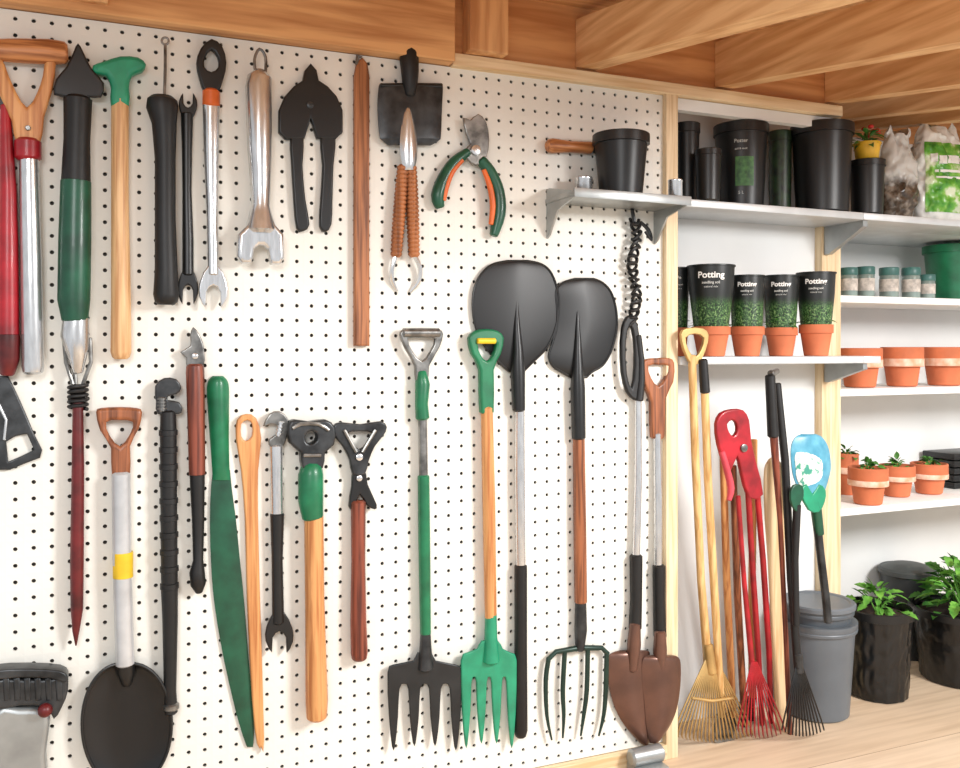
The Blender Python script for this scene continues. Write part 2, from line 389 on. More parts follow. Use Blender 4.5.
t.add('hook',tube([(164,104,3),(165,70,3),(165,46,3)]+[(165+3.5*math.sin(a),42+3.5*math.cos(a),2.4) for a in [2*math.pi*q/12 for q in range(13)]],-.02,8),steeld,'thin steel hook')
def spanner_jaw(u,v,w,h,Y,th=.009):
    g=lambda x,y:(u+x*w/2,v+y*h)
    return plate([g(-.38,0),g(.38,0),g(.95,.38),g(1,.72),g(.55,1),g(.5,.62),g(0,.46),g(-.5,.62),g(-.55,1),g(-1,.72),g(-.95,.38)],Y,th,.003)
def spanner_jaw_up(u,v,w,h,Y,th=.009):
    g=lambda x,y:(u+x*w/2,v-y*h)
    return plate([g(-.38,0),g(-.95,.38),g(-1,.72),g(-.55,1),g(-.5,.62),g(0,.46),g(.5,.62),g(.55,1),g(1,.72),g(.95,.38),g(.38,0)],Y,th,.003)
t=WT('wrench','slim black double-ended wrench hanging on the pegboard','wrench')
t.add('jaw',spanner_jaw_up(188,120,18,27,-.014),blackm); t.add('jaw',spanner_jaw(188,268,20,36,-.014),blackm)
t.add('shaft',tube([(187,114,12),(187,150,10),(187,190,9),(188,240,11),(188,274,11)],-.014,ry=.8),blackm)
t=WT('wrench','steel wrench with black ring head and orange collar','wrench')
t.add('head',plate([[(200,50),(211,40),(222,48),(226,64),(223,80),(217,94),(205,94),(199,80),(196,64)],[(205,58),(211,51),(217,58),(218,68),(211,73),(204,68)]],-.018,.02,.005),blackm,'black ring head')
t.add('collar',tube([(211,92,17),(211,106,17)],-.018),orange,'orange collar')
t.add('shaft',tube([(211,105,17),(211,150,15),(212,220,11),(213,274,11)],-.018,ry=.8),steel)
t.add('jaw',spanner_jaw(213,266,28,42,-.018,.012),steel)
t=WT('bulb_planter','polished steel tool with flared socket-like end','garden tool')
t.add('shaft',tube([(259,72,12),(259,78,24),(258,88,26),(259,150,24),(260,185,20),(260,206,18),(260,214,22),(260,230,30)],-.03),steel)
t.add('hook',tube([(255,74,3),(254,60,3),(259,50,3),(265,58,3),(265,74,3)],-.03,8,smooth=3),steeld)
t.add('jaw',plate([(250,216),(270,216),(274,226),(282,235),(283,258),(279,265),(270,265),(268,258),(267,250),(262,246),(258,246),(253,250),(252,258),(250,264),(241,264),(236,257),(237,235),(246,226)],-.03,.036,.009,1),steel)
t=WT('garden_shears','black garden shears with broad angular head','shears')
k=t.add('head',plate([(311,63),(317,70),(319,80),(328,86),(337,96),(343,110),(343,132),(336,139),(317,138),(311,118),(305,138),(286,139),(279,132),(279,110),(285,96),(294,86),(303,80),(305,70)],-.02,.02,.004,1),blackp)
t.add('handle',plate([(291,134),(304,134),(303,165),(306,200),(310,224),(304,231),(297,228),(294,200),(292,165)],-.02,.018,.005),blackp)
t.add('handle',plate([(321,134),(336,134),(334,165),(333,200),(332,224),(326,232),(320,226),(321,200),(323,165)],-.02,.018,.005),blackp)
t.add('pivot',disc(311,104,7,-.031,.004),greyd,'grey pivot bolt',k)
t=WT('wooden_stick','reddish brown wooden stick hung on a nail','stick')
t.add('shaft',plate([(354,76),(357,62),(362,58),(367,64),(369,76),(369,346),(354,346)],-.014,.022,.005,1),woodR)
t.add('nail',tube([(357,64,4),(358,56,4),(362,57,3)],-.02,8),steeld)
t=WT('scraper','dark grey rectangular scraper with stubby black handle','garden tool')
t.add('blade',blade([(84,380,441),(88,378,442),(110,377,441),(136,379,440),(141,382,438),(146,388,430)],-.014,.010,.004,pw=4),greyd)
t.add('edge',tube([(380,86,4),(441,87,4)],-.017,8),blackm,'folded black top edge')
t.add('handle',tube([(408,49,15),(408,55,20),(409,72,18),(409,86,15),(409,96,10)],-.02),blackr)
t=T('hand_cultivator','steel hand cultivator with twin cord-wrapped handles','garden tool')
t.add('blade',blade([(108,406,410),(116,403,413),(140,400,417),(158,401,417),(170,404,414)],-.034,.012,.004),steel)
def coil(p0,p1,w,Y,n=21):
    q=[]
    for i in range(n*3+1):
        f=i/(n*3); q.append((p0[0]+(p1[0]-p0[0])*f,p0[1]+(p1[1]-p0[1])*f,w*(1 if i%3 else .84)*(.9+.12*math.sin(f*3.14))))
    return tube(q,Y)
woodC=W('cord_wrapped_handle',(178,112,68),(112,64,36),.5)
t.add('handle',coil((403,166),(396,256),13,-.022),woodC); t.add('handle',coil((411,166),(414,256),13,-.022),woodC)
t.add('tine',tube([(396,254,5,-.022),(392,268,5,-.018),(392,280,5,-.01),(397,291,3,-.003)],seg=8,smooth=3),steel)
t.add('tine',tube([(414,254,5,-.022),(420,268,5,-.018),(418,282,5,-.01),(410,292,3,-.003)],seg=8,smooth=3),steel)
t=WT('secateurs','secateurs with teal and orange curved handles','secateurs')
t.add('blade',plate([(463,118),(470,120),(478,114),(486,122),(489,140),(486,158),(476,166),(466,158),(464,150),(470,144),(466,134)],-.024,.01,.003),steeld)
t.add('pivot',disc(476,150,10,-.032),steel,parent=0)
k=t.add('handle',tube([(468,152,9),(455,162,12),(444,178,13),(438,196,14),(440,207,10)],-.022,smooth=3),greenD)
k2=t.add('handle',tube([(481,160,11),(490,172,13),(498,192,14),(499,214,14),(494,235,9)],-.022,smooth=3),greenD)
t.add('inlay',tube([(462,160,5,-.03),(452,172,6,-.032),(446,188,6,-.032),(444,200,5,-.03)],smooth=3),orange,'orange grip inlay',k)
t.add('inlay',tube([(484,170,5,-.03),(490,186,6,-.033),(493,206,6,-.033),(491,224,5,-.03)],smooth=3),orange,'orange grip inlay',k2)
# row 2
t=WT('edging_tool','grey metal edging tool with triangular opening','garden tool')
t.add('blade',plate([[(-8,376),(8,376),(14,388),(24,410),(34,434),(42,450),(40,458),(24,464),(10,470),(-8,470)],[(6,442),(16,436),(27,434),(34,450),(22,456),(8,462)]],-.012,.012,.003,1),greyd)
t.add('wire',tube([(-4,400,3),(6,420,3),(4,440,3)],-.022,8),steel)
t=WT('shovel','round-bladed shovel with brown D-grip and yellow label','shovel')
t.add('grip',plate([[(96,412),(101,408),(120,407),(137,408),(142,412),(139,428),(130,446),(130,476),(112,476),(111,448),(100,430)],[(106,422),(120,420),(133,422),(130,434),(120,446),(110,436)]],-.02,.03,.009),woodB)
t.add('shaft',tube([(121,474,18),(122,560,18),(125,664,18)],-.028),M('grey_alloy',(200,202,204),.3,.3,.12))
t.add('sticker',tube([(123,552,19.5),(123,577,19.5)],-.028,rnd=False),yellow,'yellow sticker with print')
t.add('socket',tube([(125,658,17,-.028),(126,672,17,-.024),(127,684,10,-.02)]),blackm)
er=[(724-61*math.cos(a),127-42.5*math.sin(a)**.9-2.5,127+42.5*math.sin(a)**.9+2) for a in [math.pi*(.03+.94*i/16) for i in range(17)]]
t.add('blade',blade(er,-.030,-.028,.003,22,2),M('glossy_black_steel',(22,23,25),.28,.1,.1),'black concave spoon blade')
t.add('rim',outline_tube(er,3.2,-.029,2),blackm)
t=WT('pipe_wrench','black pipe wrench with taped handle','wrench')
t.add('head',plate([(155,386),(164,378),(176,379),(181,388),(176,394),(168,396),(168,400),(179,402),(181,413),(158,414),(156,402)],-.018,.024,.004),greyd)
t.add('adjuster',worm(162,398,162,411,9,-.03,4),steeld,'knurled adjusting nut',0)
hp_=[(168,412,15)]
for v in range(430,600,17): hp_+=[(168+(v-412)*.008,v-.5,16),(168+(v-412)*.008,v,18.2),(168+(v-412)*.008,v+5,18.2),(168+(v-412)*.008,v+5.5,16.4)]
t.add('handle',tube(hp_+[(170,620,15),(170,690,12),(171,712,13)],-.02),blackr)
t.add('ring',tube([(171,704,16),(171,708,16)],-.02),steeld)
t=WT('pruning_knife','pruning knife with curved steel head and red-brown handle','pruning knife')
t.add('blade',plate([(180,352),(190,346),(190,336),(193,327),(200,336),(204,350),(203,368),(187,368),(186,358)],-.018,.01,.003),steeld)
t.add('pivot',disc(195,356,6,-.026,.005),steel,None,0)
t.add('handle',tube([(195,366,17),(195,372,18),(196,420,17),(197,474,16)],-.02),redB)
t.add('grip',tube([(197,472,15),(198,520,12),(198,560,10),(197,572,15),(198,584,15),(199,592,7)],-.02),blackr,'black lower grip with bulb end')
t=WT('machete','long green machete with curved blade','machete')
t.add('blade',blade([(470,213,230),(490,211,232),(520,210,236),(560,211,240),(600,214,244),(650,222,248),(700,233,252),(730,241,254),(747,247,253)],-.007,.004),greenD)
t.add('handle',blade([(376,213,223),(380,209,227),(388,207,229),(410,208,229),(450,211,229),(480,213,230)],-.009,.018,.008),green)
t=WT('paddle_stick','flat pale wooden stick with hole at the top','stick')
t.add('paddle',plate([[(237,420),(246,414),(256,418),(261,438),(258,470),(258,520),(260,600),(264,740),(261,746),(257,744),(252,700),(247,600),(245,520),(241,470),(236,440)],[(241,424),(247,420),(252,424),(252,436),(246,441),(241,436)]],-.01,.016,.004),woodO)
t=WT('wrench','wrench with steel upper shaft and black open end','wrench')
t.add('jaw',plate([(263,426),(269,414),(279,411),(288,420),(286,438),(281,448),(271,448),(268,440),(276,434),(277,426),(270,424)],-.016,.014,.003),steeld)
t.add('adjuster',worm(281,422,278,436,7,-.026,4),steel,'knurled adjusting screw',0)
t.add('shaft',tube([(276,446,13),(277,516,12)],-.016),steel)
t.add('grip',tube([(277,514,14),(277,560,11),(278,622,12)],-.016),blackm,'black lower shaft')
t.add('jaw',spanner_jaw(279,612,27,40,-.016,.014),blackm)
t=WT('hammer','hammer with dark grey head, green collar and wooden handle','hammer')
t.add('head',plate([[(287,424),(293,419),(308,421),(324,419),(333,427),(332,444),(323,452),(321,467),(301,467),(299,452),(288,442)],[(304,433),(310,430),(315,434),(314,440),(308,443),(304,440)]],-.022,.036,.006),greyd)
t.add('ridge',tube([(292,428,4),(300,424,4),(318,424,4),(328,430,4)],-.042,8,smooth=2),steeld,'worn steel ridge',0)
t.add('ridge',tube([(303,455,4),(320,455,4)],-.042,8),steeld,'worn steel ridge',0)
t.add('collar',tube([(311,465,20),(310,474,25),(310,500,25),(312,517,21)],-.024),green,'green plastic collar')
t.add('handle',tube([(313,514,19),(314,600,19),(316,700,22),(316,716,20)],-.024),woodO)
t=WT('pulling_pliers','black jawed puller with reddish brown handle','pliers')
t.add('jaw',plate([[(333,426),(340,422),(360,424),(380,421),(386,427),(382,436),(374,446),(368,460),(364,474),(352,474),(349,460),(342,446),(334,436)],[(346,433),(359,431),(372,433),(366,443),(359,449),(351,443)]],-.02,.018,.004),greyd)
t.add('lever',plate([(353,468),(364,468),(367,484),(376,504),(374,509),(366,505),(359,494),(353,508),(348,506),(351,486)],-.016,.016,.004),blackm)
t.add('pivot',disc(359,457,7,-.031),steel,parent=0); t.add('pivot',disc(359,478,6,-.026),steel,parent=1)
t.add('strut',tube([(344,430,4,-.03),(356,452,4,-.032)],seg=8),steeld,None,0); t.add('strut',tube([(375,430,4,-.03),(362,452,4,-.032)],seg=8),steeld,None,0)
t.add('handle',tube([(358,502,15),(358,560,14),(358,620,16),(359,652,17),(359,658,15)],-.02),redB)
t=WT('scoop','grey ribbed top over a silver metal body with red knob','garden tool')
t.add('body',plate([(-8,712),(20,706),(46,708),(50,722),(46,752),(44,800),(-8,800)],-.03,.05,.012),galv)
tee=[]
for i in range(7):
    a=-8+i*10.5; tee.append(plate([(a,678),(a+7,677),(a+8,700),(a+1.5,701)],-.052,.016,.004,1))
t.add('comb',join(plate([(-8,680),(20,678),(50,678),(66,674),(68,690),(62,706),(54,718),(46,706),(20,704),(-8,708)],-.04,.035,.006),*tee),greyd,'dark grey ribbed top')
t.add('rim',plate([(-8,668),(30,666),(60,668),(68,674),(66,680),(50,676),(20,675),(-8,677)],-.04,.05,.004),greyd)
t.add('knob',ball(P(45,711,-.07),.016),redD,'small red knob')
def fork_poly(uc,vtop,nw,uL,uR,vs,vc,vt,n=4,gap=.45,lean=0):
    pts=[(uc+nw/2,vtop),(uc+nw*.8,vs-4),(uR-6,vs)]
    W_=uR-uL; tw=W_/(n+(n-1)*gap); g=tw*gap
    L=[]
    for i in range(n):
        r=uR-i*(tw+g); l=r-tw; mid=(r+l)/2; dv=0 if i in(0,n-1) else 4
        if i==0: L+= [(r,vs+8)]
        else: L+=[(r,vc+3)]
        L+=[(r-tw*.12,(vc+vt)/2),(mid+tw*.12,vt-dv),(mid-tw*.12,vt-dv),(l+tw*.12,(vc+vt)/2)]
        if i<n-1: L+=[(l,vc+3),(l-g/2,vc-2)]
        else: L+=[(l,vs+8)]
    return pts+L+[(uL+6,vs),(uc-nw*.8,vs-4),(uc-nw/2,vtop)]
t=WT('garden_fork','garden fork with steel D-grip, green shaft and black tines','garden fork')
t.add('grip',join(plate([[(399,334),(404,329),(421,328),(437,329),(442,334),(438,348),(428,366),(427,380),(415,380),(414,366),(404,348)],[(407,339),(421,337),(434,339),(429,352),(421,361),(412,352)]],-.018,.016,.004),tube([(403,333,10),(438,333,10)],-.02)),steeld)
t.add('collar',tube([(421,372,10),(422,384,15),(421,404,13),(422,418,14)],-.02),green,'green collar')
t.add('shaft',tube([(422,416,9),(423,478,9)],-.018),steeld)
t.add('sleeve',tube([(423,476,12),(424,560,12),(425,633,11)],-.018),green,'green coated lower shaft')
t.add('socket',tube([(425,630,10),(425,646,12),(425,668,16)],-.018),greyd)
t.add('tines',plate(fork_poly(424,652,14,387,461,664,685,746,4,.75),-.016,.008,.003),M('fork_black_steel',(46,48,50),.35,.4,.2))
t=WT('garden_fork','garden fork with green grip, wooden shaft and green tines','garden fork')
t.add('grip',plate([[(467,338),(473,331),(485,329),(496,331),(502,338),(499,354),(492,370),(492,412),(479,412),(478,370),(470,354)],[(476,344),(485,341),(494,344),(491,355),(485,361),(479,355)]],-.02,.024,.007),green)
t.add('inset',tube([(477,341,6),(494,341,6)],-.034),yellow,'yellowish grip pad',0)
t.add('shaft',tube([(486,408,12),(488,500,13),(490,620,12)],-.02),woodO)
t.add('socket',tube([(490,614,12),(490,636,13),(490,660,18)],-.02),greenL)
t.add('tines',plate(fork_poly(489,640,16,460,516,652,678,743,4,.42),-.018,.01,.004),greenL)
t=WT('shovel','black round-bladed shovel hung blade up, steel shaft','shovel','shovels hung blade up')
rw=[(261,508,528),(264,494,541),(271,484,550),(284,476,556),(300,473,559),(318,474,558),(336,479,553),(350,488,545),(362,499,533),(371,509,524)]
t.add('blade',blade(rw,-.012,.012,.003,20,pw=1.5),blackf)
t.add('rim',outline_tube(rw,2.6,-.012),blackm)
t.add('neck',tube([(517,300,2,-.021),(517,325,7,-.022),(518,350,11,-.024),(518,372,15,-.024),(519,410,13,-.024)]),blackm)
t.add('shaft',tube([(520,408,10),(520,480,11),(521,568,10)],-.022),steel)
t.add('grip',tube([(521,566,13),(521,650,13),(521,730,14),(521,736,11)],-.022),blackr)
t=WT('shovel','black shovel hung blade up on wooden shaft with wire tines below','shovel','shovels hung blade up')
rw=[(279,575,594),(283,566,603),(292,560,611),(308,560,616),(326,560,617),(342,559,614),(356,556,609),(366,556,602),(372,563,592),(377,571,587)]
rw=[(279,575,594),(283,563,603),(292,556,611),(308,557,616),(326,557,617),(342,553,614),(356,549,609),(366,553,602),(372,562,592),(377,571,587)]
t.add('blade',blade(rw,-.012,.012,.003,20,pw=1.5),blackf)
t.add('rim',outline_tube(rw,2.6,-.012),blackm)
t.add('neck',tube([(578,312,2,-.021),(578,340,7,-.022),(578,366,11,-.024),(578,388,15,-.024),(579,438,14,-.024)]),blackm)
t.add('shaft',tube([(579,435,12),(580,520,13),(581,602,13)],-.022),woodB)
t.add('socket',tube([(581,598,11),(581,630,13),(580,650,9)],-.022),greyd)
gw=M('dark_green_wire',(34,58,50),.4,.3)
t.add('crossbar',tube([(548,660,5),(556,652,5),(580,648,6),(602,648,5),(608,654,5)],-.02,10),gw)
for q in ([(549,658,5),(546,680,5),(547,715,4),(552,740,2)],[(565,652,5),(563,690,5),(564,715,4),(563,738,2)],[(588,649,5),(587,690,5),(584,715,4),(581,736,2)],[(607,652,5),(606,690,5),(604,715,4),(599,736,2)]):
    t.add('tine',tube(q,-.02,8,smooth=3),gw)
t=WT('twisted_cord','black twisted cord hanging from a wall hook','cord')
for ph,w0 in ((0,3.6),(math.pi,3.2)):
    hx=[]
    for i in range(130):
        f=i/129; a=f*2*math.pi*8+ph; u=634+2.2*math.sin(f*11); v=220+f*106
        hx.append((u+4.3*math.cos(a),v+1.5*math.sin(a*1.7),w0,-.022-.011*math.sin(a)))
    t.add('strand',tube(hx,seg=7),blackr)
t.add('loose_end',tube([(640,222,3,-.02),(648,230,4,-.024),(651,240,3,-.03),(645,232,3,-.036)],seg=6,smooth=3),blackm)
t.add('hook',tube([(632,210,4,-.002),(632,211,4,-.03),(634,222,4,-.032)],seg=8),blackm)
t=WT('trowel','long-shafted trowel with black loop grip and brown blade','trowel','long trowels hung together')
t.add('grip',join(plate([[(629,315),(635,320),(639,338),(640,372),(640,398),(634,400),(626,392),(621,372),(620,342),(623,322)],[(629,325),(633,338),(634,366),(631,388),(626,374),(625,342)]],-.026,.016,.005),tube([(638,336,7),(641,360,7),(641,380,8),(639,400,9)],-.03)),blackr,'black loop grip')
t.add('shaft',tube([(638,396,7),(638,480,8),(636,560,8)],-.02),steel)
t.add('sleeve',tube([(636,556,13),(636,600,12),(635,628,13)],-.02),blackr,'black rubber sleeve')
t.add('socket',tube([(635,624,11),(634,645,14),(632,670,10)],-.026),rust)
t.add('blade',blade([(650,628,638),(651,618,648),(655,610,650),(664,608,651),(684,609,651),(702,613,651),(718,620,651),(731,629,651),(740,637,650),(745,643,648)],-.012,.022),rust)
t=T('trowel','long-shafted trowel with brown closed Y-shaped grip and brown blade','trowel','long trowels hung together')
t.add('grip',plate([[(641,364),(646,359),(657,358),(668,358),(673,363),(672,382),(664,400),(663,437),(651,437),(650,402),(643,384)],[(647,366),(657,365),(667,366),(664,378),(657,386),(650,378)]],-.0125,.022,.006),woodB)
t.add('shaft',tube([(657,434,8,-.016),(658,500,9,-.018),(658,570,8,-.022)]),steel)
t.add('sleeve',tube([(659,566,13),(659,600,12),(660,636,13)],-.022),blackr,'black rubber sleeve')
t.add('socket',tube([(660,632,11),(660,650,14),(660,676,10)],-.034),rust)
t.add('blade',blade([(655,656,668),(656,648,676),(660,643,680),(672,642,681),(690,643,680),(708,645,677),(722,646,672),(734,648,665),(743,650,658)],-.030,.022),rust)
t=T('door_stop','silver metal clamp foot on the floor below the pegboard','metal clamp')
c=P(646,752,-.055); c.z=.048
t.add('body',tube3([(c+Vector((-.05,0,0)),.026),(c+Vector((.05,.0,0)),.026)],20),galv)
t.add('foot',box((c.x-.05,c.y-.05,0.0),(c.x+.05,c.y+.03,.026),.004),galv)
# peg shelf
Zs=P(690,199,-.17).z; x0=P(545,0).x; x1=P(690,0,-.17).x
t=T('wall_shelf','small grey metal shelf bracketed to the pegboard','shelf')
t.add('tray',join(box((x0,-.175,Zs-.014),(x1,-.001,Zs),.002),box((x0,-.178,Zs-.020),(x1,-.172,Zs+.006),.001)),galv)
for xx in (x0+.004,x1-.012):
    V=[Vector((xx,-.001,Zs+.03)),Vector((xx,-.001,Zs-.115)),Vector((xx,-.018,Zs-.105)),Vector((xx,-.07,Zs-.04)),Vector((xx,-.165,Zs-.018)),Vector((xx,-.165,Zs-.001)),Vector((xx,-.02,Zs+.03))]
    V2=[v+Vector((.006,0,0)) for v in V]; n=7
    t.add('bracket',(V+V2,[tuple(range(n)),tuple(range(n,2*n))[::-1]]+[(i,(i+1)%n,(i+1)%n+n,i+n) for i in range(n)]),galv)
def cx(u,Y): return P(u,0,Y).x
def pot_mesh(uc,wt,vt,zb,Y,ratio=.74,rim=.12,wob=None,th=.004):
    x=cx(uc,Y); r=R(uc,wt,Y); h=P(uc,vt,Y).z-zb; rb=r*ratio
    rr=lambda z: rb+(r*.95-rb)*z/h
    pr=[(rb*.9,0),(rb,.004)]+([(rr(h*f/36),h*f/36) for f in range(1,30)] if wob else [])+[(rr(h*(1-rim))*1.0,h*(1-rim)),(r,h*(1-rim)+.001),(r,h-.002),(r-.002,h),(r-th-.002,h),(rr(h*(1-rim))-th,h*(1-rim)),(rr(h*.8)-th,h*.80)]
    C=Vector((x,Y,zb)); return lathe(pr,C,120 if wob else 44,wob),C,r,h,rr
def soil_mesh(C,r,h,f=.86): return lathe([(r*.9,h*f-.004),(r*.9,h*f),(r*.5,h*f+.006),(.001,h*f+.008)],C,24)
def foliage(C,rad,hh,n,ls,asp=.5,droop=.3,lobes=False):
    V=[];Fc=[];C=Vector(C)
    for i in range(n):
        a=random.uniform(0,2*math.pi); e=random.uniform(.1,1.5); rr=rad*random.uniform(.25,1)
        p=C+Vector((math.cos(a)*math.cos(e)*rr,math.sin(a)*math.cos(e)*rr,hh*math.sin(e)*random.uniform(.4,1)))
        d=Vector((math.cos(a)*math.cos(e),math.sin(a)*math.cos(e),math.sin(e)*.6-droop+random.uniform(-.3,.3))).normalized()
        s=d.cross(Vector((0,0,1)));  s=(s.normalized() if s.length>.01 else Vector((1,0,0))); s=(s+Vector((0,0,random.uniform(-.5,.5)))).normalized(); up=s.cross(d)
        l=ls*random.uniform(.6,1.3); o=len(V)
        pr=[(0,.06),(.12,.5),(.25,.95),(.34,.72),(.48,.95),(.6,.65),(.74,.66),(.86,.32),(1,.02)] if lobes else [(0,.06),(.15,.55),(.35,1),(.6,.85),(.82,.45),(1,.02)]
        k=len(pr)
        for f,w in pr:
            ce=p+d*(l*(f))-up*(l*.25*f*f); ww=w*l*asp/2
            V+= [ce-s*ww+up*ww*.35,ce,ce+s*ww+up*ww*.35]
        for j in range(k-1):
            b=o+j*3; Fc+=[(b,b+1,b+4,b+3),(b+1,b+2,b+5,b+4)]
    for i in range(max(3,n//8)):
        a=random.uniform(0,6.28); q=C+Vector((math.cos(a)*rad*.5,math.sin(a)*rad*.5,hh*random.uniform(.5,.9)))
        v,f=tube3([(C,.003),((C+q)/2+Vector((0,0,hh*.15)),.0025),(q,.0015)],5,False); o=len(V); V+=v; Fc+=[tuple(z+o for z in w) for w in f]
    return V,Fc
def pot(label,uc,wt,vt,zb,Y,mat,name='plant_pot',cat_='plant pot',group=None,ratio=.74,fill=True,fol=None,rim=.12,mat2=None,text=None,wob=None,band=None,lab=None):
    t=T(name,label,cat_,group); m,C,r,h,rr=pot_mesh(uc,wt,vt,zb,Y,ratio,rim,wob)
    t.add('pot',m,mat)
    if wob: t.add('rim',lathe([(r*.99,h*.90),(r*1.03,h*.905),(r*1.03,h*.995),(r*1.0,h*1.005),(r*.95,h*1.0),(r*.95,h*.9)],C,44),blackp,'smooth black pot rim')
    if band: t.add('band',lathe([(r+.0004,h*band[0]-.001),(r+.001,h*band[0]),(r+.001,h*band[1]),(r+.0004,h*band[1]+.001)],C,40),mat2,'pale chalky band')
    if fill: t.add('soil',soil_mesh(C,rr(h*.8),h,.92 if wob else .86),soil)
    if fol: t.add('foliage',foliage(C+Vector((0,0,h*.9)),*fol[1:]),fol[0])
    if lab: t.add('sticker',patch_on(C,rr,h*lab[0],h*lab[1],lab[2],10,lab[3]),greenlab,'small green leafy label')
    if text:
        for s_,sz,zf in text: t.add('print',text_on(s_,sz,C,lambda z:rr(z)+.0006,h*zf),printf,flat=True)
    return t
pot('stack of black nursery pots on the small metal shelf',621,57,135,Zs+.001,-.09,blackp,fill=False,rim=.16,group='black nursery pots')
t=T('tin_can','small silver tin on the metal shelf','tin','tins on the small shelf'); c=Vector((cx(582,-.05),-.06,Zs+.001)); 
t.add('body',lathe([(.024,0),(.025,.002),(.025,.05),(.026,.052),(.026,.058),(.024,.06)],c,24),steel)
t=T('tin_can','small silver tin on the metal shelf edge','tin','tins on the small shelf'); c=Vector((x1-.03,-.14,Zs+.001))
t.add('body',lathe([(.020,0),(.021,.002),(.021,.05),(.022,.052),(.022,.056),(.02,.058)],c,24),steel)
t=WT('hand_trowel','small hand trowel with brown wooden handle lying sideways','trowel')
t.add('handle',tube([(548,146,13),(552,146,15),(570,147,11),(590,148,12)],-.02),woodBx)
t.add('blade',plate([(588,144),(606,138),(624,142),(626,154),(606,156),(588,151)],-.012,.006,.002),steeld)
# ================= SHELVES
Z1=P(690,199,-.03).z; Z2=P(690,357,-.03).z
Z3=P(900,297,.17).z; Z4=P(900,388,.17).z; Z5=P(900,504,.17).z
lightsteel=M('pale_steel_shelf',(202,206,208),.4,.25,.06)
t=T('shelf','long pale metal shelf spanning both bays above the pots','shelf')
t.add('board',join(box((XE+.004,-.03,Z1-.024),(XP0-.002,YB1-.001,Z1),.002),box((XP0-.001,-.03,Z1-.024),(XR-.002,.163,Z1),.002),box((XP1+.002,.16,Z1-.024),(XR-.002,YB2-.001,Z1),.002)),lightsteel)
def bracket(x,zt,l,dn,y0,w=.02):
    V=[];pr=[(y0,zt),(y0,zt-dn),(y0-.02,zt-dn),(y0-l,zt-.02),(y0-l,zt)]
    for dx in (0,w): V+=[Vector((x+dx,a,b)) for a,b in pr]
    n=5; return V,[tuple(range(n))[::-1],tuple(range(n,2*n))]+[(i,(i+1)%n,(i+1)%n+n,i+n) for i in range(n)]
t.add('bracket',bracket(XP0+.008,Z1-.025,.18,.10,.163),galv)
t=T('shelf','pale shelf holding potted seedlings with printed sleeves','shelf')
x2=P(881,0,-.03).x
t.add('board',join(box((XE+.004,-.03,Z2-.024),(XP0-.002,YB1-.001,Z2),.002),box((XP0-.001,-.03,Z2-.024),(x2,.163,Z2),.002)),lightsteel)
t.add('bracket',bracket(XP0+.008,Z2-.025,.18,.07,.163),galv)
for z,lb in ((Z3,'white shelf holding small tins and a green bucket'),(Z4,'white shelf holding a row of terracotta pots'),(Z5,'white shelf holding small planted terracotta pots')):
    t=T('shelf',lb,'shelf'); t.add('board',box((XP1+.003,.17,z-.026),(XR-.002,YB2-.001,z),.002),white)
e=.001
g='black nursery pots on the top shelf'
bgp=M('black_green_print',(44,66,40),.42,0,.3,34,rgb2=(26,28,28))
pot('narrow black nursery pot at the shelf end',687,26,124,Z1+e,.09,blackp,group=g,ratio=.8)
pot('small black nursery pot',708,27,150,Z1+e,-.005,blackp,group=g,fill=False,ratio=.84)
pot('black nursery pot with a small green and white label',741,54,126,Z1+e,.085,blackp,group=g,ratio=.8,text=[('Potter',.017,.76),('soil & seed',.009,.67),('5 L',.014,.16)],lab=(.24,.58,.06,.012))
pot('slim black nursery pot with green print',780,24,132,Z1+e,.13,bgp,group=g,ratio=.86)
pot('large black nursery pot',822,61,126,Z1+e,.05,blackp,group=g,ratio=.82,fill=False)
pot('small black pot under a yellow flower pot',867,35,161,Z1+e,.02,blackp,group=g,ratio=.84)
zy=P(867,161,.02).z+.001
pot('small yellow pot with red flowers stacked on a black pot',867,27,143,zy,.02,yelp,name='potted_flower',cat_='potted plant',ratio=.8,fol=(leafm,.045,.05,34,.035))
for _ in range(7): TH[-1].add('flower',ball(Vector((cx(867,.02)+random.uniform(-.03,.06),.02+random.uniform(-.03,.03),P(867,133,.02).z+random.uniform(-.008,.02))),.010,1,1,.7),flowr)
